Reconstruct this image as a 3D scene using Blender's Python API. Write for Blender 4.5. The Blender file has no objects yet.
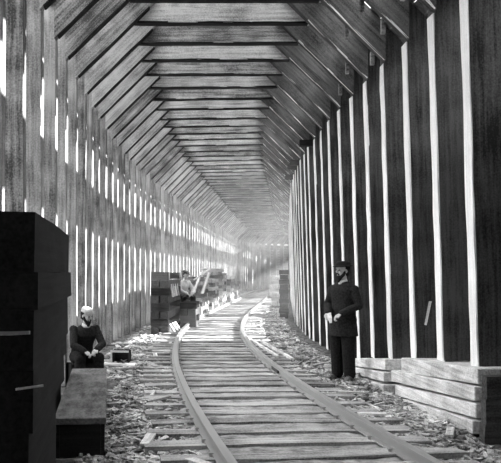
import bpy, bmesh, math, random
from mathutils import Vector, Matrix
random.seed(7)
PI = math.pi
C = bpy.context.scene.collection
S = bpy.context.scene

# ------------------------------------------------------------------ helpers
def lerp(a, b, t): return a + (b - a) * t
def new_obj(name, me, mat=None, parent=None):
    o = bpy.data.objects.new(name, me); C.objects.link(o)
    if mat and not me.materials: me.materials.append(mat)
    if parent: o.parent = parent
    return o
def bm_obj(name, bm, mat=None, parent=None, smooth=False):
    bmesh.ops.recalc_face_normals(bm, faces=bm.faces)
    me = bpy.data.meshes.new(name); bm.to_mesh(me); bm.free()
    if smooth:
        for p in me.polygons: p.use_smooth = True
    return new_obj(name, me, mat, parent)
def thing(name, label, cat, loc=(0, 0, 0), rotz=0, group=None):
    o = bpy.data.objects.new(name, None); C.objects.link(o)
    o.empty_display_size = .2
    o.location = loc; o.rotation_euler = (0, 0, rotz)
    return tag(o, label, cat, group)
def tag(o, label, cat, group=None, kind=None):
    o['label'] = label; o['category'] = cat
    if group: o['group'] = group
    if kind: o['kind'] = kind
    return o
def struct(o):
    o['kind'] = 'structure'; return o
def dup(root):
    r = root.copy(); C.objects.link(r)
    for ch in list(root.children):
        c = ch.copy(); C.objects.link(c); c.parent = r
        for g in list(ch.children):
            d = g.copy(); C.objects.link(d); d.parent = c
    return r
def add_box(bm, x0, x1, y0, y1, z0, z1, M=None, jit=0):
    vs = []
    for x in (x0, x1):
        for y in (y0, y1):
            for z in (z0, z1):
                v = Vector((x, y, z))
                if jit: v += Vector((random.uniform(-jit, jit),) * 1 + (random.uniform(-jit, jit), random.uniform(-jit, jit)))
                if M: v = M @ v
                vs.append(bm.verts.new(v))
    for f in ((0,1,3,2),(4,6,7,5),(0,4,5,1),(2,3,7,6),(0,2,6,4),(1,5,7,3)):
        bm.faces.new([vs[i] for i in f])
    return vs
def add_prism(bm, poly, y0, y1, M=None):
    """poly of (x,z) extruded along y"""
    a = [bm.verts.new(M @ Vector((x, y0, z)) if M else Vector((x, y0, z))) for x, z in poly]
    b = [bm.verts.new(M @ Vector((x, y1, z)) if M else Vector((x, y1, z))) for x, z in poly]
    n = len(poly)
    bm.faces.new(a); bm.faces.new(b[::-1])
    for i in range(n): bm.faces.new((a[i], b[i], b[(i+1) % n], a[(i+1) % n]))
def bevel(bm, w):
    bmesh.ops.bevel(bm, geom=list(bm.edges), offset=w, segments=1, affect='EDGES', profile=.5)
def beam_bm(L, W, H, segs=5, rough=.006, bev=.008):
    """a sawn timber, length along local x, centred in y,z; slightly uneven edges"""
    bm = bmesh.new()
    rings = []
    for i in range(segs + 1):
        x = -L/2 + L*i/segs
        r = []
        for sy, sz in ((-1,-1),(1,-1),(1,1),(-1,1)):
            r.append(bm.verts.new((x + (random.uniform(-rough, rough)), sy*W/2 + random.uniform(-rough, rough), sz*H/2 + random.uniform(-rough, rough))))
        rings.append(r)
    for a, b in zip(rings, rings[1:]):
        for i in range(4): bm.faces.new((a[i], a[(i+1)%4], b[(i+1)%4], b[i]))
    bm.faces.new(rings[0][::-1]); bm.faces.new(rings[-1])
    return bm
def tube(bm, pts, radii, n=12, caps=True):
    """tapered tube, radii may be (rx, ry) with rx across, ry front-back"""
    pts = [Vector(p) for p in pts]
    rings = []
    for i, p in enumerate(pts):
        if i == 0: d = pts[1] - pts[0]
        elif i == len(pts) - 1: d = pts[-1] - pts[-2]
        else: d = pts[i+1] - pts[i-1]
        d.normalize()
        ref = Vector((1, 0, 0)) if abs(d.x) < .9 else Vector((0, 1, 0))
        v = d.cross(ref).normalized(); u = v.cross(d).normalized()
        r = radii[i]; rx, ry = r if isinstance(r, tuple) else (r, r)
        rings.append([bm.verts.new(p + u*(math.cos(2*PI*k/n)*rx) + v*(math.sin(2*PI*k/n)*ry)) for k in range(n)])
    for a, b in zip(rings, rings[1:]):
        for k in range(n): bm.faces.new((a[k], a[(k+1)%n], b[(k+1)%n], b[k]))
    if caps:
        bm.faces.new(rings[0][::-1]); bm.faces.new(rings[-1])
def ball(bm, c, r, sc=(1, 1, 1), rot=None, seg=14):
    M = Matrix.Translation(Vector(c)) @ (rot.to_4x4() if rot else Matrix()) @ Matrix.Diagonal((r*sc[0], r*sc[1], r*sc[2], 1))
    bmesh.ops.create_uvsphere(bm, u_segments=seg, v_segments=max(6, seg*2//3), radius=1, matrix=M)
def limb(bm, pts, radii, n=12):
    tube(bm, pts, radii, n)
    for p, r in zip(pts, radii):
        rx, ry = r if isinstance(r, tuple) else (r, r)
        ball(bm, p, 1, (rx, ry, min(rx, ry)), seg=n)
def lathe(bm, prof, n=20, M=None, sx=1, sy=1):
    rings = []
    for r, z in prof:
        ring = []
        for k in range(n):
            v = Vector((r*math.cos(2*PI*k/n)*sx, r*math.sin(2*PI*k/n)*sy, z))
            ring.append(bm.verts.new(M @ v if M else v))
        rings.append(ring)
    for a, b in zip(rings, rings[1:]):
        for k in range(n): bm.faces.new((a[k], a[(k+1)%n], b[(k+1)%n], b[k]))
    bm.faces.new(rings[0][::-1]); bm.faces.new(rings[-1])
def voxel_obj(name, bm, mat, parent, vox=.008, smooth=2):
    me = bpy.data.meshes.new(name); bm.to_mesh(me); bm.free()
    t = bpy.data.objects.new('tmp', me); C.objects.link(t)
    m = t.modifiers.new('r', 'REMESH'); m.mode = 'VOXEL'; m.voxel_size = vox
    if smooth:
        m = t.modifiers.new('s', 'SMOOTH'); m.iterations = smooth; m.factor = .6
    dg = bpy.context.evaluated_depsgraph_get(); dg.update()
    me2 = bpy.data.meshes.new_from_object(t.evaluated_get(dg))
    me2.name = name
    bpy.data.objects.remove(t); bpy.data.meshes.remove(me)
    for p in me2.polygons: p.use_smooth = True
    me2.materials.clear()
    return new_obj(name, me2, mat, parent)

# ------------------------------------------------------------------ materials
def base_mat(name, rough=.85, spec=.25):
    m = bpy.data.materials.new(name); m.use_nodes = True
    nt = m.node_tree; b = nt.nodes['Principled BSDF']
    b.inputs['Roughness'].default_value = rough
    b.inputs['Specular IOR Level'].default_value = spec
    return m, nt, b
def nd(nt, t, **k):
    n = nt.nodes.new(t)
    for a, v in k.items(): setattr(n, a, v)
    return n
def wood(name, lo, hi, grain=(1.2, 26, 26), vary=.35, bump=.25, knots=True):
    m, nt, b = base_mat(name)
    tc = nd(nt, 'ShaderNodeTexCoord'); oi = nd(nt, 'ShaderNodeObjectInfo')
    off = nd(nt, 'ShaderNodeVectorMath', operation='SCALE'); off.inputs[0].default_value = (37, 91, 53)
    nt.links.new(oi.outputs['Random'], off.inputs['Scale'])
    add = nd(nt, 'ShaderNodeVectorMath', operation='ADD')
    nt.links.new(tc.outputs['Object'], add.inputs[0]); nt.links.new(off.outputs[0], add.inputs[1])
    mp = nd(nt, 'ShaderNodeMapping'); mp.inputs['Scale'].default_value = grain
    nt.links.new(add.outputs[0], mp.inputs['Vector'])
    n1 = nd(nt, 'ShaderNodeTexNoise'); n1.inputs['Scale'].default_value = 1; n1.inputs['Detail'].default_value = 6; n1.inputs['Roughness'].default_value = .65
    nt.links.new(mp.outputs[0], n1.inputs['Vector'])
    n2 = nd(nt, 'ShaderNodeTexNoise'); n2.inputs['Scale'].default_value = 2.3; n2.inputs['Detail'].default_value = 5
    nt.links.new(add.outputs[0], n2.inputs['Vector'])
    n3 = nd(nt, 'ShaderNodeTexNoise'); n3.inputs['Scale'].default_value = 60; n3.inputs['Detail'].default_value = 2
    nt.links.new(add.outputs[0], n3.inputs['Vector'])
    def mad(src, k, c=None, other=None):
        x = nd(nt, 'ShaderNodeMath', operation='MULTIPLY_ADD'); nt.links.new(src, x.inputs[0]); x.inputs[1].default_value = k
        if other is not None: nt.links.new(other, x.inputs[2])
        else: x.inputs[2].default_value = c
        return x.outputs[0]
    s = mad(n1.outputs['Fac'], 2.1, c=-1.05-.7-.55+.5)
    s = mad(n2.outputs['Fac'], 1.4, other=s)
    s = mad(n3.outputs['Fac'], 1.1, other=s)
    s2 = nd(nt, 'ShaderNodeMath', operation='MULTIPLY_ADD'); nt.links.new(oi.outputs['Random'], s2.inputs[0]); s2.inputs[1].default_value = vary; nt.links.new(s, s2.inputs[2])
    s3 = nd(nt, 'ShaderNodeMath', operation='ADD'); s3.use_clamp = True; nt.links.new(s2.outputs[0], s3.inputs[0]); s3.inputs[1].default_value = -vary/2
    mx = nd(nt, 'ShaderNodeMix', data_type='RGBA'); nt.links.new(s3.outputs[0], mx.inputs[0])
    mx.inputs[6].default_value = (lo, lo, lo, 1); mx.inputs[7].default_value = (hi, hi, hi, 1)
    nt.links.new(mx.outputs[2], b.inputs['Base Color'])
    bp = nd(nt, 'ShaderNodeBump'); bp.inputs['Strength'].default_value = bump; bp.inputs['Distance'].default_value = .01
    nt.links.new(n1.outputs['Fac'], bp.inputs['Height']); nt.links.new(bp.outputs[0], b.inputs['Normal'])
    return m
def speckle(name, lo, hi, scale=30, rough=.95, bump=.4, dist=.02, p0=.35, p1=.65):
    m, nt, b = base_mat(name, rough, .15)
    tc = nd(nt, 'ShaderNodeTexCoord')
    n1 = nd(nt, 'ShaderNodeTexNoise'); n1.inputs['Scale'].default_value = scale; n1.inputs['Detail'].default_value = 8; n1.inputs['Roughness'].default_value = .7
    nt.links.new(tc.outputs['Object'], n1.inputs['Vector'])
    r = nd(nt, 'ShaderNodeMapRange'); r.inputs['From Min'].default_value = p0; r.inputs['From Max'].default_value = p1
    nt.links.new(n1.outputs['Fac'], r.inputs['Value'])
    mx = nd(nt, 'ShaderNodeMix', data_type='RGBA'); nt.links.new(r.outputs[0], mx.inputs[0])
    mx.inputs[6].default_value = (lo, lo, lo, 1); mx.inputs[7].default_value = (hi, hi, hi, 1)
    nt.links.new(mx.outputs[2], b.inputs['Base Color'])
    bp = nd(nt, 'ShaderNodeBump'); bp.inputs['Strength'].default_value = bump; bp.inputs['Distance'].default_value = dist
    nt.links.new(n1.outputs['Fac'], bp.inputs['Height']); nt.links.new(bp.outputs[0], b.inputs['Normal'])
    return m
def metal(name, v, rough=.45, met=.6):
    m, nt, b = base_mat(name, rough, .5)
    b.inputs['Base Color'].default_value = (v, v, v, 1); b.inputs['Metallic'].default_value = met
    return m
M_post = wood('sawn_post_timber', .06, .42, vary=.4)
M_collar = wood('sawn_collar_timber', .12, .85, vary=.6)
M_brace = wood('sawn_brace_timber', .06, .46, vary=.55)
M_post_shade = wood('shaded_post_timber', .012, .10)  # right-hand post timber, with the shade of that side in its colour
M_brace_shade = wood('shaded_brace_timber', .015, .15, vary=.4)  # right-hand braces, darkened in colour for the same shade
M_shade_edge = wood('dark_shade_edge', .004, .02)  # near-black colour for painted shade along timber edges
M_lit_edge = wood('pale_lit_edge', .72, .98, vary=.1)  # near-white colour for painted light on the right-hand edges
M_side = wood('siding_boards', .05, .22, grain=(.6, 20, 20))
M_tie = wood('crosstie_timber', .07, .46, vary=.4)
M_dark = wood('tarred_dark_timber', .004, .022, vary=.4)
M_crib = wood('fresh_cribbing_timber', .3, .9, vary=.3, grain=(26,1.2,26))
M_pile = wood('stacked_lumber', .05, .38, vary=.8)
M_pilepale = wood('pale_lumber', .3, .75, vary=.5)
M_bench = wood('workbench_timber', .03, .2, vary=.2, grain=(14, 3, 14))
M_chip = wood('wood_chips', .03, .75, vary=.0, grain=(5, 5, 5))
M_scrap = wood('scrap_boards', .1, .7, vary=.7)
M_rail = metal('iron_rail', .45, .35, .6)
M_iron = metal('dark_iron', .06, .6, .6)
M_ground = speckle('dirt_ground', .02, .22, 7, p0=.38, p1=.68)
M_bed = speckle('trackbed_fill', .09, .46, 9, p0=.32, p1=.7)
M_snow = speckle('outside_ground', .5, .75, 2)
M_cloth = speckle('dark_wool', .006, .03, 40, bump=.2)
M_cloth2 = speckle('black_trousers', .004, .02, 40, bump=.2)
M_shirt = speckle('pale_shirt', .45, .7, 30, bump=.1)
M_felt = speckle('felt_hat', .008, .02, 40, bump=.1)
M_hair = speckle('dark_hair', .008, .03, 80, bump=.5)
M_skin = speckle('skin', .42, .5, 20, rough=.6, bump=.02)
M_shoe = speckle('worn_leather', .03, .2, 30, rough=.5, bump=.1)
M_paper = speckle('white_cloth', .7, .85, 30, bump=.1)

# ------------------------------------------------------------------ alignment of shed and track
def path(knots, ds=.1, smooth=14):
    P = [Vector((x, y)) for y, x in knots]
    pts = []
    for i in range(len(P) - 1):
        p0 = P[max(i-1, 0)]; p1 = P[i]; p2 = P[i+1]; p3 = P[min(i+2, len(P)-1)]
        for k in range(20):
            t = k/20
            pts.append(.5*((2*p1) + (p2-p0)*t + (2*p0-5*p1+4*p2-p3)*t*t + (-p0+3*p1-3*p2+p3)*t**3))
    pts.append(P[-1])
    out = [pts[0].copy()]; acc = 0
    for a, b in zip(pts, pts[1:]):
        d = (b-a).length
        while acc + d >= ds:
            f = (ds - acc)/d; a = a.lerp(b, f); out.append(a.copy()); d = (b-a).length; acc = 0
        acc += d
    for _ in range(smooth):
        q = [o.copy() for o in out]
        for i in range(8, len(out)-8): q[i] = (out[i-8] + out[i] + out[i+8])/3
        out = q
    return out
SHED = path([(-8,.74),(0,.72),(5.6,.68),(9,.64),(14,.62),(18,.74),(22,1.08),(25.6,1.48),(29.7,2.08),(33.2,2.58),(43.2,3.96),(55.7,5.75),(66,7.4),(73,9.3),(77.5,12.5),(79.5,17),(80,23)])
TRACK = path([(-6,2.9),(-2,2.2),(2,1.55),(5.56,1.11),(9.7,.76),(12,.66),(14.7,.62),(19.1,.77),(22.8,1.12),(26,1.52),(30,2.1),(34,2.7),(43.2,4.1),(55.7,5.8),(66,7.4),(73,9.3),(77.5,12.5),(79.5,17),(80,23)])
def frame_at(Pth, i):
    i = max(1, min(len(Pth)-2, i))
    t = (Pth[i+1] - Pth[i-1]).normalized()
    return Pth[i], t
def offs(Pth, i, u):
    p, t = frame_at(Pth, i)
    return Vector((p.x + t.y*u, p.y - t.x*u))
def idx_y(Pth, y):
    return min(range(len(Pth)), key=lambda i: abs(Pth[i].y - y) + (0 if Pth[i].x < 12 else 50))
def sweep(bm, Pth, i0, i1, sec, step=6, closed=True, jit=0):
    """sec: list of (u,z) swept along the path"""
    rings = []
    ii = list(range(i0, i1, step)) + [i1]
    for i in ii:
        j = random.uniform(-jit, jit) if jit else 0
        rings.append([bm.verts.new((*offs(Pth, i, u+j), z)) for u, z in sec])
    n = len(sec)
    for a, b in zip(rings, rings[1:]):
        for k in range(n if closed else n-1): bm.faces.new((a[k], a[(k+1)%n], b[(k+1)%n], b[k]))
    if closed:
        bm.faces.new(rings[0][::-1]); bm.faces.new(rings[-1])

# ------------------------------------------------------------------ ground
def noise2(x, y):
    return (math.sin(x*3.1+y*1.7)+math.sin(x*7.3-y*4.1+1.3)*.6+math.sin(x*13.7+y*11.9+.7)*.4)/2
bm = bmesh.new()
us = [-60,-25,-10,-5,-3.2] + [(-26+i)*.1 for i in range(0, 53)] + [3.2,5,10,25,60]
rings = []
for i in range(0, len(SHED)-1, 2):
    p, t = frame_at(SHED, i)
    row = []
    for u in us:
        uu = u
        if u > 6 and t.x > .3: uu = 6
        q = Vector((p.x + t.y*uu, p.y - t.x*uu))
        z = noise2(q.x, q.y)*.022
        if abs(u) < 2.6: z += random.uniform(-.012, .012)
        row.append(bm.verts.new((q.x, q.y, z - .01)))
    rings.append(row)
for a, b in zip(rings, rings[1:]):
    for k in range(len(us)-1): bm.faces.new((a[k], a[k+1], b[k+1], b[k]))
g = struct(bm_obj('floor', bm, M_ground, smooth=True))
# fill between and just outside the rails, nearly flush with the tie tops
bm = bmesh.new()
prev = None
for i in range(idx_y(TRACK, 1), len(TRACK)-2, 1):
    row = []
    for k in range(-10, 11):
        u = k*.1
        q = offs(TRACK, i, u)
        z = .045 + noise2(q.x*2, q.y*2)*.008 + random.uniform(-.006, .006)
        if abs(k) >= 9: z = .02
        if abs(k) >= 10: z = -.06
        row.append(bm.verts.new((q.x, q.y, z)))
    if prev:
        for a in range(20): bm.faces.new((prev[a], prev[a+1], row[a+1], row[a]))
    prev = row
o = bm_obj('trackbed', bm, M_bed, smooth=True)
struct(o); o.name = 'floor_trackbed'

# ------------------------------------------------------------------ generic loose timber
def timber(name, label, cat, p0, p1, w, h, mat, group=None, parent=None, rough=.006, roll=0, segs=5):
    p0 = Vector(p0); p1 = Vector(p1); L = (p1-p0).length
    bm = beam_bm(L, w, h, segs=segs, rough=rough)
    o = bm_obj(name, bm, mat, parent)
    d = (p1-p0).normalized()
    q = d.to_track_quat('X', 'Z')
    o.rotation_mode = 'XYZ'
    o.rotation_euler = (q.to_matrix() @ Matrix.Rotation(roll, 3, 'X')).to_euler()
    o.location = (p0+p1)/2
    if label: tag(o, label, cat, group)
    return o

# ------------------------------------------------------------------ timber bents of the shed
HW, ZE, CX, ZC = 2.2, 4.48, 1.30, 5.36      # half width, elbow height, collar corner, collar underside
PT, PD = .20, .34                            # post thickness along the track, depth across
TT, TD = .13, .36
def make_bent():
    r = thing('timber_bent', '', 'timber frame')
    for s in (-1, 1):
        # post: length along local x of its own frame
        L = 4.96
        pt = PT if s > 0 else .19
        bm = beam_bm(L, pt, PD, segs=8, rough=.005)
        o = bm_obj('post', bm, M_post if s < 0 else M_post_shade, r)
        lean = .03 if s > 0 else .002
        # local x -> up, local z -> across
        o.matrix_local = Matrix.Translation((s*(HW+PD/2+lean*2) , 0, L/2)) @ Matrix.Rotation(-s*lean, 4, 'Y') @ Matrix.Rotation(-PI/2, 4, 'Y')
        if s < 0:
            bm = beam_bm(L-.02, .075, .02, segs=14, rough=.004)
            e = bm_obj('shade_edge', bm, M_shade_edge, o); e.location = (0, -.058, PD/2)  # added strip, paints the line of shade down the left post edge
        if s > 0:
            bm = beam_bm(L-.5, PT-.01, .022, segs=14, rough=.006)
            e = bm_obj('lit_edge_strip', bm, M_lit_edge, o); e.location = (-.24, 0, PD/2+.004)  # added strip, paints the light on the post's inner face
    # direction from elbow to corner and beyond
    d = Vector((-(HW-CX), 0, ZC-ZE)).normalized(); nrm = Vector((d.z, 0, -d.x)) # outward normal for right side
    for s in (-1, 1):
        bm = bmesh.new()
        E = Vector((HW, 0, ZE)); T = Vector((CX, 0, ZC)) + d*.50
        up = TD/ (nrm.z)      # vertical cut height at the elbow
        poly = [E, T, T + nrm*TD, Vector((HW, 0, ZE+up))]
        mid = (E+T)/2
        R = Matrix.Rotation(-math.atan2(d.z, d.x), 4, 'Y')   # local x along d
        Mi = (Matrix.Translation(mid) @ R).inverted()
        loc = [Mi @ p for p in poly]
        add_prism(bm, [(p.x, p.z) for p in loc], -TT/2, TT/2)
        o = bm_obj('brace', bm, M_brace if s < 0 else M_brace_shade, r)
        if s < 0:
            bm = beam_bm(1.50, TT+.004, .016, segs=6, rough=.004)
            e = bm_obj('shade_edge', bm, M_shade_edge, o); q0 = Mi @ E; e.location = (q0.x+.80, 0, q0.z+.004)  # added strip, paints the brace's shaded underside
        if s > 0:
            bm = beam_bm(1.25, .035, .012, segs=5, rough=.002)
            e = bm_obj('lit_edge_strip', bm, M_lit_edge, o); q0 = Mi @ E; e.location = (q0.x+.64, -TT/2+.018, q0.z-.006)  # added strip, paints a thin lit line along the brace's lower edge
        if s > 0: o.matrix_local = Matrix.Translation((0, -PT/2-TT*.1, 0)) @ Matrix.Translation(mid) @ R
        else:     o.matrix_local = Matrix.Diagonal((-1, 1, 1, 1)) @ Matrix.Translation((0, -PT/2-TT*.1, 0)) @ Matrix.Translation(mid) @ R
    # collar
    bm = beam_bm(CX*2+.34, TT, TD-.01, segs=6, rough=.005)
    o = bm_obj('collar_beam', bm, M_collar, r)
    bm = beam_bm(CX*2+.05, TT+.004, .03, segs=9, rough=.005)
    e = bm_obj('shade_edge', bm, M_shade_edge, o); e.location = (0, 0, -TD/2+.008)  # added strip, paints the collar's underside dark as shade
    o.location = (0, -PT/2-TT*.1+TT+.004, ZC+TD/2)
    return r
random.seed(3)
protos = [make_bent() for _ in range(5)]
i_first = idx_y(SHED, 5.62)
step_n = 10
ORD = ['nearest','second','third','fourth','fifth','sixth','seventh','eighth','ninth','tenth','eleventh','twelfth','thirteenth','fourteenth','fifteenth','sixteenth','seventeenth','eighteenth','nineteenth','twentieth']
k = 0; bents = []
used = set()
i = i_first
while i < len(SHED) - 14:
    q = k % 5
    r = protos[q] if q not in used else dup(protos[q]); used.add(q)
    p, t = frame_at(SHED, i)
    r.location = (p.x + random.uniform(-.012, .012), p.y, random.uniform(-.015, .015))
    r.rotation_euler = (0, 0, -math.atan2(t.x, t.y) + random.uniform(-.006, .006))
    if k < 20:
        r['label'] = 'timber bent of posts, braces and overhead collar, %s from the near end of the shed' % ORD[k]
    else:
        r['label'] = 'distant timber bent far down the shed, one of the closely set frames toward the bend'
    r['group'] = 'timber bents of the snowshed' if k < 20 else 'distant timber bents toward the bend'
    bents.append(r); k += 1; i += step_n
# nailed cleats on a few right-hand braces
def cleat(bent, t, w=.05, h=.16, dz=0):
    bm = bmesh.new(); add_box(bm, -w/2, w/2, -.03, .03, -h, .02)
    o = bm_obj('cleat', bm, M_brace, bent)
    o.location = (lerp(HW, CX, t), .02, lerp(ZE, ZC, t)+.02)
for kk in (12, 15, 16, 18):
    bm = bmesh.new(); add_box(bm, -.27, .12, -.08, .08, -.07, .07); o = bm_obj('corbel_block', bm, M_dark, bents[kk]); o.location = (HW+.03, -PT/2-.21, ZE+.02)
for kk, tt in ((3,.35),(3,.8),(4,.3),(4,.6),(5,.15),(5,.55),(6,.3),(7,.2)):
    if kk < len(bents): cleat(bents[kk], tt)

# ------------------------------------------------------------------ cladding (lengthwise boards outside the bents)
iA, iB = idx_y(SHED, 5.3), len(SHED)-4
def board(bm, a, b, th=.03, i0=iA, i1=iB):
    """board between section points a,b (u,z); thickness outward"""
    a = Vector(a); b = Vector(b); d = (b-a).normalized(); n = Vector((d.y, -d.x))
    if n.dot(Vector((a.x, a.y-3))) < 0: n = -n
    sweep(bm, SHED, i0, i1, [tuple(a), tuple(b), tuple(b+n*th), tuple(a+n*th)], step=8)
WX = HW + PD + .01
KN = (WX, 4.66); KT = (1.40, 5.76)
def clad_line(bm, A, B, w, gap, i0=iA, i1=iB, skip=(), th=.03):
    A = Vector(A); B = Vector(B); L = (B-A).length; d = (B-A)/L; s = 0
    while s + w <= L + .02:
        if not any(a < (s+w/2)/L < b for a, b in skip):
            board(bm, A + d*s, A + d*min(L, s+w), th=th, i0=i0, i1=i1)
        s += w + gap
iN = 2; iT = idx_y(SHED, 30); iS = idx_y(SHED, 5.95); iH = idx_y(SHED, 63); iG = idx_y(SHED, 17); iF = idx_y(SHED, 46)
bm = bmesh.new(); clad_line(bm, (-WX, .0), (-WX, 4.66), .18, .34, i1=iH)
clad_line(bm, (-WX, .0), (-WX, 4.66), .25, .014, i0=iH)
clad_line(bm, (-WX, .0), (-WX, 4.66), .25, .012, i0=iN, i1=iA)
struct(bm_obj('wall_left', bm, M_side))
bm = bmesh.new()
clad_line(bm, (WX+.15, -.02), (WX+.15, 4.66), .25, .012, i0=iS, i1=iG, skip=((.74,.93),))
clad_line(bm, (WX+.15, -.02), (WX+.15, 4.66), .25, .012, i0=iN, i1=iS)
clad_line(bm, (WX+.15, -.02), (WX+.15, 4.66), .25, .012, i0=iG, i1=iF, skip=((.16,.50),(.74,.93)))
clad_line(bm, (WX+.15, -.02), (WX+.15, 4.66), .25, .012, i0=iF, skip=((.74,.93),))
struct(bm_obj('wall_right', bm, M_side))
bm = bmesh.new()
clad_line(bm, (-WX, 4.66), (-KT[0], KT[1]), .16, .20, i1=iH)
clad_line(bm, (-WX, 4.66), (-KT[0], KT[1]), .19, .012, i0=iH)
clad_line(bm, (-KT[0]+.04, KT[1]), (KT[0]-.04, KT[1]), .16, .12, th=.11, i1=iT)
clad_line(bm, (-KT[0]+.04, KT[1]), (KT[0]-.04, KT[1]), .25, .012, i0=iT)
clad_line(bm, (-KT[0]+.04, KT[1]), (KT[0]-.04, KT[1]), .25, .012, i0=iN, i1=iA)
clad_line(bm, (-WX, 4.66), (-KT[0], KT[1]), .19, .012, i0=iN, i1=iA)
clad_line(bm, KT, KN, .19, .012, i0=iN, i1=iS)
clad_line(bm, KT, KN, .19, .012, i0=iS, skip=((.08,.45),))
struct(bm_obj('ceiling', bm, M_side))
bm = bmesh.new()
for n in range(21):
    x0 = -2.8 + n*.28 + .74; add_box(bm, x0, x0+.272, -7.9, -7.87, -.1, 5.8)
struct(bm_obj('light_block_back', bm, M_side))  # unseen closure behind the camera, added to keep light out

# ------------------------------------------------------------------ track
ZR = .17
def make_tie():
    bm = beam_bm(2.55, .23, .17, segs=7, rough=.009)
    o = bm_obj('crosstie', bm, M_tie); tag(o, '', 'railroad tie'); return o
ties_p = [make_tie() for _ in range(5)]
i = idx_y(TRACK, 5.75); k = 0
n_near = 0
while i < len(TRACK)-6:
    q = k % 5
    o = ties_p[q] if k < 5 else ties_p[q].copy()
    if k >= 5: C.objects.link(o)
    p, t = frame_at(TRACK, i)
    u = random.uniform(-.07, .07)
    o.location = (p.x + t.y*u, p.y - t.x*u, -.015 + random.uniform(-.012, .004))
    o.rotation_euler = (0, 0, -math.atan2(t.x, t.y) + random.uniform(-.03, .03))
    if k < 20: o['label'] = 'weathered wooden crosstie under both rails, %s from the bottom of the photo' % ORD[k]; o['group'] = 'near crossties'
    else: o['label'] = 'distant wooden crosstie bedded in dirt where the track curves away'; o['group'] = 'distant crossties'
    k += 1; i += 5
def rail(u, label):
    w = .036; f = .06
    sec = [(-w,ZR),(w,ZR),(w,ZR-.035),(.011,ZR-.045),(.011,ZR-.085),(f,ZR-.095),(f,ZR-.105),(-f,ZR-.105),(-f,ZR-.095),(-.011,ZR-.085),(-.011,ZR-.045),(-w,ZR-.035)]
    sec = [(a+u, b) for a, b in sec]
    bm = bmesh.new(); sweep(bm, TRACK, idx_y(TRACK, 2), len(TRACK)-4, sec, step=4)
    o = bm_obj('rail', bm, M_rail); tag(o, label, 'rail', 'rails of the track')
    return o
rl = rail(-.75, 'left iron rail curving away, the one nearer the seated workers')
rr = rail(.75, 'right iron rail curving away, the one nearer the standing man')
# joint bars and spikes as parts
bm = bmesh.new(); add_box(bm, .014, .04, -.28, .28, ZR-.085, ZR-.04); jb = bm_obj('joint_bar', bm, M_iron, rr)
ij = idx_y(TRACK, 11.4); p, t = frame_at(TRACK, ij); q = offs(TRACK, ij, .75-.055)
jb.location = (q.x, q.y, 0); jb.rotation_euler = (0, 0, -math.atan2(t.x, t.y))
bm = bmesh.new(); add_box(bm, -.012, .012, -.012, .012, -.03, .010); add_box(bm, -.022, .014, -.015, .015, .004, .015)
sp_me = None
for r_, u in ((rl, -.75), (rr, .75)):
    i = idx_y(TRACK, 5.75)
    for n in range(26):
        for sgn in (-1, 1):
            if sp_me is None:
                o = bm_obj('spike', bm, M_rail, r_); sp_me = o.data
            else:
                o = new_obj('spike', sp_me, None, r_)
            q = offs(TRACK, i, u + sgn*.075); p, t = frame_at(TRACK, i)
            o.location = (q.x, q.y, .085); o.rotation_euler = (0, 0, -math.atan2(t.x, t.y) + (PI if sgn < 0 else 0))
        i += 5

# cribbing timbers under the right-hand posts
def crib_pack(x_in, y_far, y_near, tops_far, tops_near, depth, where, juts):
    n = len(juts)
    names = ['topmost', 'second from the top', 'third from the top', 'fourth from the top', 'lowest']
    for j in range(n):
        zf1, zf0 = tops_far[j], tops_far[j+1] ; zn1, zn0 = tops_near[j], tops_near[j+1]
        dx, dyf, dyn = juts[j]
        bm = bmesh.new()
        x0, x1 = x_in - dx, x_in - dx + depth
        vs = []
        y1, y0 = y_far + dyf, y_near - dyn
        gp = .022
        co = [(x0,y0,zn0+gp),(x1,y0,zn0+gp),(x1,y1,zf0+gp),(x0,y1,zf0+gp),(x0,y0,zn1),(x1,y0,zn1),(x1,y1,zf1),(x0,y1,zf1)]
        cm = sum((Vector(c) for c in co), Vector())/8
        vs = [bm.verts.new(Vector(c)-cm) for c in co]
        for f in ((0,3,2,1),(4,5,6,7),(0,1,5,4),(1,2,6,5),(2,3,7,6),(3,0,4,7)): bm.faces.new([vs[a] for a in f])
        bevel(bm, .008)
        o = bm_obj('cribbing_timber', bm, M_crib); o.location = cm
        tag(o, 'pale cribbing timber, %s, %s' % (names[j], where), 'timber', 'cribbing timbers under the right wall posts')
crib_pack(2.80, 9.62, 7.15, [.49,.29,.12,-.04,-.18], [.66,.49,.33,.17,.02], .50, 'below the nearest right posts',
          [(.0,.0,.0),(.03,.35,.0),(.02,.2,.0),(.05,.3,.0)])
crib_pack(2.72, 12.2, 10.1, [.20,.06,-.06,-.15], [.42,.25,.10,-.06], .55, 'just right of the standing man', [(0,0,0),(.03,.1,.05),(.06,0,.15)])
for n, (za, zb) in enumerate(((.0,.20),(.205,.43),(.435,.64))):  # dark pieces added over the cribbing ends, shade put into their colour
    timber('shaded_end_timber', 'dark timber added for the shaded cribbing ends at far right, %s' % ['lowest','middle','top'][n], 'timber', (2.765+.012*n, 6.96, (za+zb)/2-.02), (3.30, 6.96, (za+zb)/2-.02), .12, zb-za, M_post_shade, 'dark timbers added for shade at the right edge')
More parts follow.
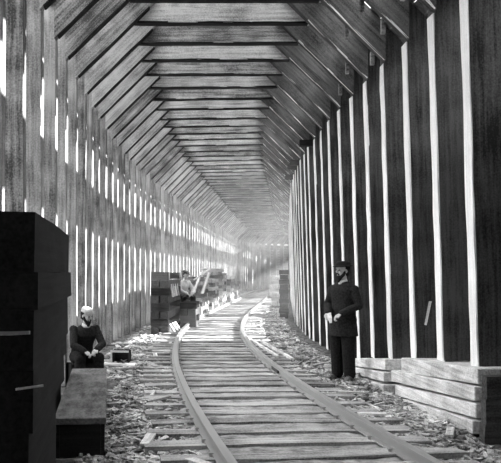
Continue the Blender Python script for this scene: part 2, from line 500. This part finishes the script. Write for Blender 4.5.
# near right posts stand on the cribbing: shorten them
for bnt in bents:
    y = bnt.location.y
    top = None
    if 6.9 < y < 9.75: top = lerp(.66, .49, (y-7.15)/(9.62-7.15))
    elif 10.0 < y < 12.3: top = lerp(.42, .20, (y-10.1)/2.1)
    elif y <= 6.9: top = .66
    if top is not None:
        for c in bnt.children:
            if c.name.startswith('post') and c.location.x > 0:
                c.data = c.data.copy()
                for v in c.data.vertices:
                    v.co.x = max(v.co.x, -4.96/2 + top + .005)
                for e in c.children:
                    e.data = e.data.copy()
                    for v in e.data.vertices: v.co.x = max(v.co.x, -4.96/2 + top + .005 - e.location.x)

# ------------------------------------------------------------------ near left: dark timber stack
def dirv(): return Vector((-56/760, 1, 0)).normalized()
D = dirv(); Nn = Vector((-D.y, D.x, 0))
base = Vector((-.635, 3.40, 0))
random.seed(11)
layers = [(1.83,1.56,2.12,.012),(1.56,1.39,2.15,.0),(1.39,1.12,2.1,.02),(1.12,.84,1.5,.02),(.84,.56,1.35,.04),(.56,.28,1.4,.04),(.28,0,1.3,.05)]
nm = ['top layer','second layer down','third layer down','fourth layer down','fifth layer down','sixth layer down','bottom layer']
for li, (zt, zb, L, ins) in enumerate(layers):
    x = ins
    for c in range(3):
        w = .275
        a = base + Nn*(x + w/2) + Vector((0, 0, (zt+zb)/2))
        b = a + D*(L + random.uniform(-.01, .01))
        if li == 0 and c == 0: pass
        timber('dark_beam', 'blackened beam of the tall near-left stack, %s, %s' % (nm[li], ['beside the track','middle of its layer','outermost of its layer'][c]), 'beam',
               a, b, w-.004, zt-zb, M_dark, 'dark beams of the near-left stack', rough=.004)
        x += w
timber('lath', 'thin pale strip added for light on a beam edge at the end of the dark near-left stack', 'lath', (-.815, 3.33, 1.288), (-.66, 3.335, 1.292), .02, .014, M_pilepale, segs=2, rough=.002)  # pale strip added to paint light caught on a beam's top edge
timber('bent_stick', 'thin pale stick poking from the lower dark near-left stack', 'stick', (-.72, 3.33, 1.045), (-.60, 3.335, 1.062), .012, .009, M_pilepale, segs=2, rough=.002)
for n, (za, zb) in enumerate(((0,.3),(.3,.6),(.6,.92))):
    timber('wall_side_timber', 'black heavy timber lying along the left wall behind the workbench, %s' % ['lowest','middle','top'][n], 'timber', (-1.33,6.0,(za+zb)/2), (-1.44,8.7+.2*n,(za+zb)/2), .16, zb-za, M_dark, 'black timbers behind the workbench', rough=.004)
# ------------------------------------------------------------------ workbench of boards
def quad_box(bm, far_l, far_r, near_l, near_r, z0, z1):
    vs = [bm.verts.new((p[0], p[1], z)) for z in (z0, z1) for p in (near_l, near_r, far_r, far_l)]
    for f in ((0,3,2,1),(4,5,6,7),(0,1,5,4),(1,2,6,5),(2,3,7,6),(3,0,4,7)): bm.faces.new([vs[a] for a in f])
wb = thing('workbench', 'low narrow workbench with weathered board top beside the left debris', 'bench', (-.98, 7.9, 0), math.atan2(.325, 3.4))
L = 3.3
bm = bmesh.new(); add_box(bm, -.215, .215, -L/2, L/2, .31, .365); bevel(bm, .006); bm_obj('bench_top', bm, M_bench, wb)
bm = bmesh.new(); add_box(bm, -.20, -.17, -L/2+.03, L/2-.03, .03, .309); add_box(bm, .17, .20, -L/2+.03, L/2-.03, .03, .309); bm_obj('side_board', bm, M_dark, wb)
bm = bmesh.new(); add_box(bm, -.169, .169, -L/2+.03, -L/2+.06, .04, .309); bm_obj('end_board', bm, M_dark, wb)
bm = bmesh.new(); add_box(bm, -.21, .21, -L/2-.02, -L/2+.025, -.01, .03); bm_obj('sill', bm, M_pile, wb)
# little tipped crate and board beside it
cr = thing('crate', 'small dark open wooden crate tipped on the debris past the workbench', 'crate', (-1.02, 13.2, 0.01), -.15)
bm = bmesh.new()
add_box(bm, -.15,.15,-.12,.12,0,.015); add_box(bm,-.15,-.135,-.12,.12,.015,.22); add_box(bm,.135,.15,-.12,.12,.015,.22); add_box(bm,-.135,.135,.105,.12,.015,.22)
bm_obj('crate_body', bm, M_dark, cr)
bm = bmesh.new(); add_box(bm, -.16,.16,-.135,-.122,.19,.225); add_box(bm, -.16,-.13,-.135,-.122,0,.19)
bm_obj('crate_rim', bm, M_pilepale, cr)
timber('loose_board', 'pale loose board lying in front of the small tipped crate', 'board', (-1.25,12.3,.10), (-.70,12.1,.10), .10, .03, M_pilepale)

# ------------------------------------------------------------------ people
def person(name, label, loc, rotz, J, mats, vox=.008, hat='brim', group=None):
    """J: joints in metres, figure faces -Y, its left is +X"""
    r = thing(name, label, 'person', loc, rotz, group)
    bm = bmesh.new()
    V = lambda k: Vector(J[k])
    pel, ch, nk, hd = V('pelvis'), V('chest'), V('neck'), V('head')
    mid = (pel+ch)/2
    tube(bm, [pel+Vector((0,0,-.05)), pel, mid, ch, lerp(ch, nk, .55)], [(.13,.09),(.165,.11),(.14,.095),(.18,.115),(.10,.075)], 16)
    limb(bm, [lerp(ch, nk, .5), nk, hd+Vector((0,.01,-.06))], [.07,.056,.052])
    # head
    ry = J.get('head_rot', 0); pitch = J.get('head_pitch', 0)
    HR = Matrix.Rotation(ry, 3, 'Z') @ Matrix.Rotation(pitch, 3, 'X')
    H = lambda x, y, z: hd + HR @ Vector((x, y, z))
    ball(bm, H(0,.012,.035), 1, (.077,.096,.088), HR)
    ball(bm, H(0,-.018,-.03), 1, (.060,.072,.075), HR)
    ball(bm, H(0,-.052,-.075), 1, (.030,.030,.026), HR)
    tube(bm, [H(0,-.075,.035), H(0,-.103,-.012), H(0,-.085,-.022)], [.010,.017,.012], 8)
    ball(bm, H(0,-.072,.045), 1, (.05,.022,.012), HR)
    ball(bm, H(.03,-.066,-.012), 1, (.02,.018,.02), HR); ball(bm, H(-.03,-.066,-.012), 1, (.02,.018,.02), HR)
    ball(bm, H(0,-.084,-.048), 1, (.022,.010,.007), HR)
    for s in (-1, 1): ball(bm, H(s*.077,.012,.0), 1, (.010,.02,.03), HR)
    for s, k in ((1, 'l'), (-1, 'r')):
        hip, kn, an = V('hip_'+k), V('knee_'+k), V('ankle_'+k)
        limb(bm, [hip, lerp(hip, kn, .5), kn, lerp(kn, an, .35), an], [.092,.078,.056,.055,.038])
        toe = V('toe_'+k); limb(bm, [an+Vector((0,.02,-.04)), lerp(an, toe, .6)+Vector((0,0,-.01)), toe], [.040,.038,.030])
        sh, el, wr = V('shoulder_'+k), V('elbow_'+k), V('wrist_'+k)
        limb(bm, [lerp(ch, sh, .3)+Vector((0,0,.02)), sh, lerp(sh, el, .5), el, lerp(el, wr, .4), wr], [.062,.054,.05,.041,.038,.027])
        # hand: palm, four curled fingers and a thumb
        hdv = (wr-el).normalized(); side = hdv.cross(Vector((0,0,1))).normalized(); dn = side.cross(hdv).normalized()
        if dn.z > 0: dn = -dn
        palm = wr + hdv*.05
        tube(bm, [wr, palm, wr+hdv*.085], [(.028,.017),(.040,.016),(.038,.014)], 10)
        for f in range(4):
            o_ = (f-1.5)*.019; ln = (.9, 1.05, 1.0, .8)[f]
            a = wr + hdv*.08 + side*o_; b = a + hdv*.032*ln + dn*.010; c = b + hdv*.014*ln + dn*.026*ln; e = c - hdv*.008 + dn*.018
            limb(bm, [a, b, c, e], [.0105,.0095,.009,.008], 6)
        a = wr + hdv*.03 - side*s*.03; b = a + hdv*.03 - side*s*.018 + dn*.008; c = b + hdv*.028 + dn*.012
        limb(bm, [a, b, c], [.013,.011,.009], 6)
    voxel_obj('body', bm, mats['skin'], r, vox*.8, 1)
    # trousers
    bm = bmesh.new()
    tube(bm, [pel+Vector((0,0,.10)), pel, pel+Vector((0,0,-.09))], [(.165,.12),(.18,.135),(.15,.12)], 16)
    for s, k in ((1, 'l'), (-1, 'r')):
        hip, kn, an = V('hip_'+k), V('knee_'+k), V('ankle_'+k)
        limb(bm, [hip, lerp(hip, kn, .5), kn, lerp(kn, an, .5), lerp(kn, an, .93)], [.115,.108,.094,.088,.085])
    voxel_obj('trousers', bm, mats['trousers'], r, vox, 2)
    bm = bmesh.new()
    for s, k in ((1, 'l'), (-1, 'r')):
        an, toe = V('ankle_'+k), V('toe_'+k)
        limb(bm, [an+Vector((0,.015,.02)), an+Vector((0,.02,-.04)), lerp(an, toe, .6), toe+Vector((0,-.01,0))], [.052,.050,.048,.042])
    voxel_obj('shoes', bm, mats['shoes'], r, vox, 1)
    # coat or shirt
    bm = bmesh.new()
    hem = V('hem') if 'hem' in J else pel
    pts = [hem, lerp(hem, pel, .5), pel+Vector((0,0,.04)), mid, ch, lerp(ch, nk, .45), lerp(ch, nk, .8)]
    hw = J.get('hem_w', (.225,.17))
    if (hem-pel).length < .02: pts = pts[2:]; rad = [(.185,.135),(.168,.125),(.205,.14),(.15,.11),(.075,.07)]
    else: rad = [hw,(.215,.16),(.192,.142),(.172,.13),(.205,.142),(.17,.115),(.080,.072)]
    tube(bm, pts, rad, 20)
    for k in 'lr':
        sh, el, wr = V('shoulder_'+k), V('elbow_'+k), V('wrist_'+k)
        limb(bm, [lerp(ch, sh, .35)+Vector((0,0,.02)), sh, lerp(sh, el, .5), el, lerp(el, wr, .5), lerp(el, wr, .94)], [.078,.070,.066,.062,.058,.052])
    voxel_obj('coat' if mats['top'] is not M_shirt else 'shirt', bm, mats['top'], r, vox, 2)
    # collar
    bm = bmesh.new(); lathe(bm, [(.066,-.02),(.072,0),(.064,.03),(.06,.03)], 16, Matrix.Translation(nk+Vector((0,-.012,-.035))) @ Matrix.Rotation(.3,4,'X'))
    if J['pelvis'][2] > .8: ball(bm, nk+Vector((0,-.080,-.075)), 1, (.030,.014,.04))
    bm_obj('shirt_collar', bm, M_shirt, r, True)
    # hair, beard, eyes
    bm = bmesh.new()
    ball(bm, H(0,.035,.035), 1, (.086,.088,.088), HR); ball(bm, H(0,.055,-.03), 1, (.066,.05,.05), HR)
    voxel_obj('hair', bm, mats['hair'], r, vox, 1)
    if J.get('beard', True):
        bm = bmesh.new()
        ball(bm, H(0,-.056,-.096), 1, (.046,.040,.046), HR); ball(bm, H(0,-.065,-.125), 1, (.032,.028,.04), HR)
        for s in (-1, 1): limb(bm, [H(s*.066,-.0,.0), H(s*.060,-.025,-.05), H(s*.03,-.055,-.09)], [.014,.024,.026], 8)
        limb(bm, [H(-.032,-.083,-.050), H(0,-.094,-.036), H(.032,-.083,-.050)], [.009,.012,.009], 8)
        voxel_obj('beard', bm, mats['hair'], r, vox*.8, 1)
    for s in (-1, 1):
        bm = bmesh.new(); ball(bm, H(s*.030,-.0815,.012), 1, (.014,.008,.008), HR, 10); bm_obj('eye', bm, M_hair, r, True)
    if hat:
        bm = bmesh.new()
        MH = Matrix.Translation(H(0,.010,.078)) @ HR.to_4x4() @ Matrix.Rotation(J.get('hat_tilt', .08), 4, 'X')
        if hat == 'brim': prof = [(.10,-.005),(.125,-.012),(.138,-.008),(.139,0),(.12,.0),(.102,.010),(.103,.03),(.095,.054),(.066,.068),(.02,.066)]
        else: prof = [(.092,-.02),(.098,-.012),(.098,.012),(.093,.035),(.078,.058),(.045,.072),(.015,.076)]
        lathe(bm, prof, 24, MH, sx=.93, sy=1.1)
        bm_obj('hat' if hat == 'brim' else 'cap', bm, mats['hat'], r, True)
    return r
J = dict(pelvis=(0,.0,.93), chest=(0,.01,1.32), neck=(0,.0,1.475), head=(0,-.02,1.59), head_rot=-.35, head_pitch=-.02,
    hip_l=(.095,0,.90), hip_r=(-.095,0,.90), knee_l=(.105,-.03,.49), knee_r=(-.10,-.01,.49), ankle_l=(.11,.0,.09), ankle_r=(-.11,.03,.09),
    toe_l=(.16,-.16,.035), toe_r=(-.17,-.13,.035),
    shoulder_l=(.175,.01,1.325), shoulder_r=(-.175,.01,1.325), elbow_l=(.255,-.0,1.10), elbow_r=(-.24,-.02,1.10),
    wrist_l=(.11,-.225,.985), wrist_r=(-.10,-.235,.99), hem=(0,.0,.66), hem_w=(.225,.19))
mats = dict(skin=M_skin, trousers=M_cloth2, shoes=M_shoe, top=M_cloth, hair=M_hair, hat=M_felt)
man = person('person', 'bearded person in long dark coat and brimmed hat standing by the right wall', (2.35, 10.95, .0), -math.radians(44), J, mats, .007)
bm = bmesh.new(); tube(bm, [(-.02,-.335,1.0),(0,-.345,.93),(.01,-.335,.86)], [(.03,.012),(.038,.014),(.02,.01)], 10)
o = bm_obj('handkerchief', bm, M_paper); o.location = man.location; o.rotation_euler = man.rotation_euler
tag(o, 'small white cloth held in the hands of the standing person', 'cloth')

def seated(lean=.2, seat=.42):
    return dict(pelvis=(0,0,seat+.10), chest=(0,-lean,seat+.47), neck=(0,-lean-.06,seat+.63), head=(0,-lean-.10,seat+.745), head_pitch=.25, head_rot=0,
    hip_l=(.10,0,seat+.07), hip_r=(-.10,0,seat+.07), knee_l=(.15,-.42,seat+.08), knee_r=(-.15,-.40,seat+.08), ankle_l=(.15,-.40,.09), ankle_r=(-.16,-.36,.09),
    toe_l=(.17,-.56,.035), toe_r=(-.19,-.52,.035), shoulder_l=(.19,-lean,seat+.53), shoulder_r=(-.19,-lean,seat+.53),
    elbow_l=(.24,-.26-lean*.5,seat+.29), elbow_r=(-.24,-.25-lean*.5,seat+.29), wrist_l=(.10,-.46,seat+.22), wrist_r=(-.10,-.46,seat+.20))
Js = seated(.16, .40); Js['head_rot'] = .5
mats2 = dict(mats); mats2['hat'] = M_shirt
p1 = person('person', 'person in pale cap and dark coat seated on a block against the left wall', (-1.37, 10.6, 0), math.radians(25), Js, mats2, .010, hat='cap')
p1.scale = (.85,.85,.85)
bm = bmesh.new(); add_box(bm, -.20,.20,-.12,.15,0,.33); bevel(bm,.01)
o = bm_obj('timber_block', bm, M_dark); o.location = (-1.37,10.63,-.02); o.rotation_euler=(0,0,.43)
tag(o, 'dark squared timber block under the seated person in the pale cap', 'block')
Jw = seated(.16, .50); Jw['beard'] = False; Jw['head_rot'] = .4
mats3 = dict(mats); mats3['top'] = M_shirt
p2 = person('person', 'distant person in white shirt and dark hat seated among the lumber piles', (.02, 23.2, .26), math.radians(35), Jw, mats3, .014, hat='brim')

# ------------------------------------------------------------------ lumber piles
random.seed(21)
def pile(cx, cy, rot, nlayer, ncol, bw, bh, L, where, group, mat=M_pile, cross=True, z0=0, jit=.05, pale=.2):
    z = z0; k = 0
    for l in range(nlayer):
        along = not (cross and l % 2)
        for c in range(ncol):
            h = bh*random.uniform(.9, 1.0)
            if along: u0 = Vector((-L/2+random.uniform(-jit,jit), (c-(ncol-1)/2)*bw*1.12, 0)); u1 = u0 + Vector((L+random.uniform(-jit,jit), 0, 0))
            else:
                W = ncol*bw*1.12; xs = lerp(-L/2+bw, L/2-bw, c/max(1,ncol-1)); u0 = Vector((xs, -W/2+random.uniform(-jit,jit)*.5, 0)); u1 = Vector((xs, W/2, 0))
            R = Matrix.Rotation(rot, 3, 'Z')
            a = R @ u0; b = R @ u1
            lv = 'bottom layer' if l == 0 else 'top layer' if l == nlayer-1 else 'middle layers'
            timber('stacked_timber', 'sawn timber, %s, %s' % (lv, where), 'timber', (cx+a.x, cy+a.y, z+bh/2), (cx+b.x, cy+b.y, z+bh/2), bw*.97, h,
                   M_pilepale if random.random() < pale else mat, '%s, %s' % (group, lv), segs=2)
        z += bh
    return z
h90 = PI/2
tl = lambda i: (lambda p, t: math.atan2(t.x, t.y))(*frame_at(SHED, i))
def at_wall(y, u):
    i = idx_y(SHED, y); q = offs(SHED, i, u); return q, h90 - tl(i)
def pile_at(y, u, *a, **k):
    q, r = at_wall(y, u); return pile(q.x, q.y, r, *a, **k)
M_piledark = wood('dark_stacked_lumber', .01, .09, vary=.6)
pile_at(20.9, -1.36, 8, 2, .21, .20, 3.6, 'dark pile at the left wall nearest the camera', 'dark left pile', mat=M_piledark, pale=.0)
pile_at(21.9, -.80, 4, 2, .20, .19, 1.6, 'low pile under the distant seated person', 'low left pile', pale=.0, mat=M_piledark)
pile_at(26.8, -1.22, 10, 4, .20, .145, 2.4, 'tall pale-topped pile behind the distant seated person', 'second left pile', pale=.25)
pile_at(30.5, -1.2, 9, 4, .20, .15, 2.6, 'third pile along the left wall', 'third left pile', pale=.3)
pile_at(35.0, -1.2, 12, 4, .2, .15, 2.6, 'fourth pile along the left wall', 'fourth left pile', pale=.35)
pile_at(40.0, -1.2, 9, 4, .2, .16, 3, 'farthest pile along the left wall', 'fifth left pile', pale=.3)
pile_at(46.5, -1.25, 7, 4, .2, .16, 3, 'hazy low pile along the left wall', 'sixth left pile', pale=.3)
# leaning pale boards by the second pile
for n, (y0, u0, dx) in enumerate(((25.2,-1.02,.25),(25.15,-.72,.22),(25.1,-.98,.5))):
    a, _ = at_wall(y0, u0); b, _ = at_wall(y0+.2, u0+dx)
    timber('leaning_board', ['pale upright board leaning on the pile behind the distant seated person, left one','pale upright board leaning on the pile behind the distant seated person, right one','pale board laid slanting atop the leaning pair'][n], 'board',
           (a.x, a.y, .9 if n < 2 else 1.35), (b.x, b.y, 1.6 if n < 2 else 1.72), .12, .04, M_pilepale, segs=2)
for n, (y0, u) in enumerate(((19.8,-1.09),(20.3,-1.09),(20.9,-1.09),(21.5,-1.09))):
    a, _ = at_wall(y0, u)
    timber('upright_stake', 'short white stake standing against the dark left pile', 'stake', (a.x, a.y, .95), (a.x-.06, a.y+.05, 1.28), .05, .03, M_pilepale, 'white stakes on the dark left pile', segs=1)
for n, (y0, u) in enumerate(((19.4,-.98),(19.9,-.95),(20.4,-.93),(22.2,-.70),(23.0,-.62))):
    a, _ = at_wall(y0, u)
    timber('board_offcut', 'short white offcut leaning at the foot of the left piles beside the rail', 'board', (a.x, a.y, .02), (a.x-.16, a.y+.05, .26), .09, .03, M_pilepale, 'white offcuts by the left rail', segs=1)
# right side dark pile and pale things beyond it
pile_at(27.5, 1.98, 10, 1, .30, .17, 1.6, 'dark pile against the right wall beyond the standing man', 'dark right pile', mat=M_piledark, pale=.0, z0=0)
pile_at(38, 1.62, 7, 2, .26, .21, 1.8, 'pale pile against the right wall far along', 'pale right pile', mat=M_pilepale, pale=1)
pile_at(50, 1.40, 4, 3, .26, .22, 1.8, 'farthest pale pile on the right', 'far pale right pile', mat=M_pilepale, pale=.5)

# ------------------------------------------------------------------ debris: chips (uncountable) and loose scraps
random.seed(5)
def chips(name, n, region, label, group):
    bm = bmesh.new()
    for _ in range(n):
        y, u = region()
        q = offs(SHED, idx_fast(y), u)
        L = random.uniform(.04, .17)*random.choice((.5, .7, 1, 1.3)); w = random.uniform(.012, .045); h = random.uniform(.006, .022)
        Mx = Matrix.Translation((q.x, q.y, random.uniform(.005, .045) + noise2(q.x, q.y)*.02)) @ Matrix.Rotation(random.uniform(0, PI), 4, 'Z') @ Matrix.Rotation(random.uniform(-.35, .35), 4, 'X') @ Matrix.Rotation(random.uniform(-.3, .3), 4, 'Y')
        add_box(bm, -L/2, L/2, -w/2, w/2, -h/2, h/2, Mx, jit=.006)
    o = bm_obj(name, bm, M_chip); tag(o, label, 'wood chips', kind='stuff')
I0 = {}
def idx_fast(y):
    k = int(y*5)
    if k not in I0: I0[k] = idx_y(SHED, k/5)
    return I0[k] + random.randint(0, 1)
def trk(y): return TRACK[min(len(TRACK)-1, max(0, idx_tr(y)))].x - SHED[idx_fast(y)].x
I1 = {}
def idx_tr(y):
    k = int(y*5)
    if k not in I1: I1[k] = idx_y(TRACK, k/5)
    return I1[k]
def ry(a, b): return a + (b-a)*random.random()**1.6
def regL():
    y = ry(5.5, 34); c = trk(y); return y, random.uniform(-2.0 if y > 11 else -1.5, c - .88)
def regR():
    y = ry(5.5, 34); c = trk(y); return y, random.uniform(c + .88, 2.05)
chips('wood_chips', 5200, regL, 'carpet of chips and splinters between the left wall and the track', 'c')
chips('wood_chips', 5200, regR, 'carpet of pale chips and splinters between the track and right wall', 'c')
for n in range(60):
    side = -1 if n % 2 else 1
    y, u = (regL() if side < 0 else regR())
    if side < 0 and y < 10 and u < -1.0: u = -.9
    if side > 0 and u > 1.9: u = 1.75
    q = offs(SHED, idx_fast(y), u); L = random.uniform(.22, .55); a = random.uniform(-.6, .6) + (PI/2 if random.random() < .4 else 0)
    L *= .7
    dx, dy = math.cos(a)*L/2, math.sin(a)*L/2
    if abs(q.x-2.3) < .5 and abs(q.y-10.9) < .5: continue
    z = random.uniform(.05, .075)
    timber('scrap_board', 'scrap of sawn board lying in the chips %s' % ('left of the track' if side < 0 else 'right of the track'), 'board',
           (q.x-dx, q.y-dy, z), (q.x+dx, q.y+dy, z+random.uniform(-.01,.03)), random.uniform(.05,.11), .025, M_scrap,
           'board scraps left of the track' if side < 0 else 'board scraps right of the track', segs=1, rough=.004)
# long thin poles beside the right rail
timber('pole', 'thin pole lying along the chips right of the rail, nearer the rail', 'pole', (1.75, 13.6, .07), (1.55, 17.6, .08), .05, .05, M_pilepale)
timber('pole', 'thin pole lying along the chips right of the rail, nearer the wall', 'pole', (1.95, 13.2, .07), (1.78, 16.6, .09), .05, .05, M_pilepale)
# slim stick leaning between near right posts, and a board wedged high
timber('stick', 'thin white stick leaning in the dark bay above the cribbing', 'stick', (2.96, 9.15, .94), (3.005, 9.12, 1.22), .02, .02, M_pilepale, segs=1)

# ------------------------------------------------------------------ smoke
def smoke():
    bm = bmesh.new()
    sweep(bm, SHED, idx_y(SHED, 17), len(SHED)-6, [(-2.15,.2),(2.15,.2),(2.15,4.4),(1.25,5.3),(-1.25,5.3),(-2.15,4.4)], step=10)
    m = bpy.data.materials.new('smoke_haze'); m.use_nodes = True; nt = m.node_tree
    nt.nodes.remove(nt.nodes['Principled BSDF'])
    v = nd(nt, 'ShaderNodeVolumePrincipled'); v.inputs['Color'].default_value = (.95,.95,.95,1); v.inputs['Anisotropy'].default_value = .2
    tc = nd(nt, 'ShaderNodeTexCoord'); n = nd(nt, 'ShaderNodeTexNoise'); n.inputs['Scale'].default_value = .35; n.inputs['Detail'].default_value = 3
    nt.links.new(tc.outputs['Object'], n.inputs['Vector'])
    r = nd(nt, 'ShaderNodeMapRange'); r.inputs['From Min'].default_value = .38; r.inputs['From Max'].default_value = .68
    r.inputs['To Min'].default_value = .002; r.inputs['To Max'].default_value = .014
    nt.links.new(n.outputs['Fac'], r.inputs['Value']); nt.links.new(r.outputs[0], v.inputs['Density'])
    nt.links.new(v.outputs[0], nt.nodes['Material Output'].inputs['Volume'])
    o = bm_obj('smoke', bm, m); tag(o, 'thin drifting smoke hanging in the shed toward the bend', 'smoke', kind='stuff')
smoke()

# ------------------------------------------------------------------ light
w = bpy.data.worlds.new('World'); S.world = w; w.use_nodes = True
bg = w.node_tree.nodes['Background']; bg.inputs[0].default_value = (1, 1, 1, 1)
wt = w.node_tree; tc = nd(wt, 'ShaderNodeTexCoord'); sx = nd(wt, 'ShaderNodeSeparateXYZ'); wt.links.new(tc.outputs['Generated'], sx.inputs[0])
def mrange(src, a, b, lo, hi):
    mr = nd(wt, 'ShaderNodeMapRange', interpolation_type='SMOOTHSTEP')
    for k_, v_ in (('From Min', a), ('From Max', b), ('To Min', lo), ('To Max', hi)): mr.inputs[k_].default_value = v_
    wt.links.new(src, mr.inputs['Value']); return mr.outputs[0]
side = mrange(sx.outputs['X'], .3, -1, .6, 5.5); top = mrange(sx.outputs['Z'], .1, 1, 0, 6); hor = mrange(sx.outputs['Z'], -.1, .05, .1, 1)
ad = nd(wt, 'ShaderNodeMath', operation='ADD'); wt.links.new(side, ad.inputs[0]); wt.links.new(top, ad.inputs[1])
mu = nd(wt, 'ShaderNodeMath', operation='MULTIPLY'); wt.links.new(ad.outputs[0], mu.inputs[0]); wt.links.new(hor, mu.inputs[1])
wt.links.new(mu.outputs[0], bg.inputs[1])
sd = bpy.data.lights.new('sun', 'SUN'); sd.energy = 34; sd.angle = math.radians(.8)
so = bpy.data.objects.new('sun', sd); C.objects.link(so)
so.rotation_euler = Vector((-1, -.03, -.50)).to_track_quat('-Z', 'Y').to_euler()

cd = bpy.data.cameras.new('camera'); cam = bpy.data.objects.new('camera', cd); C.objects.link(cam)
cam.location = (0, 0, 1.55); cam.rotation_euler = (PI/2, 0, 0)
cd.sensor_width = 36; cd.sensor_fit = 'HORIZONTAL'; cd.lens = 36*760/501
cd.shift_x = 70.5/501; cd.shift_y = 42.5/501; cd.clip_end = 400
S.camera = cam
S.view_settings.view_transform = 'Standard'; S.view_settings.look = 'None'; S.view_settings.gamma = 1
S.view_settings.use_curve_mapping = False; S.view_settings.exposure = -0.15
S.cycles.volume_bounces = 0; S.cycles.max_bounces = 8
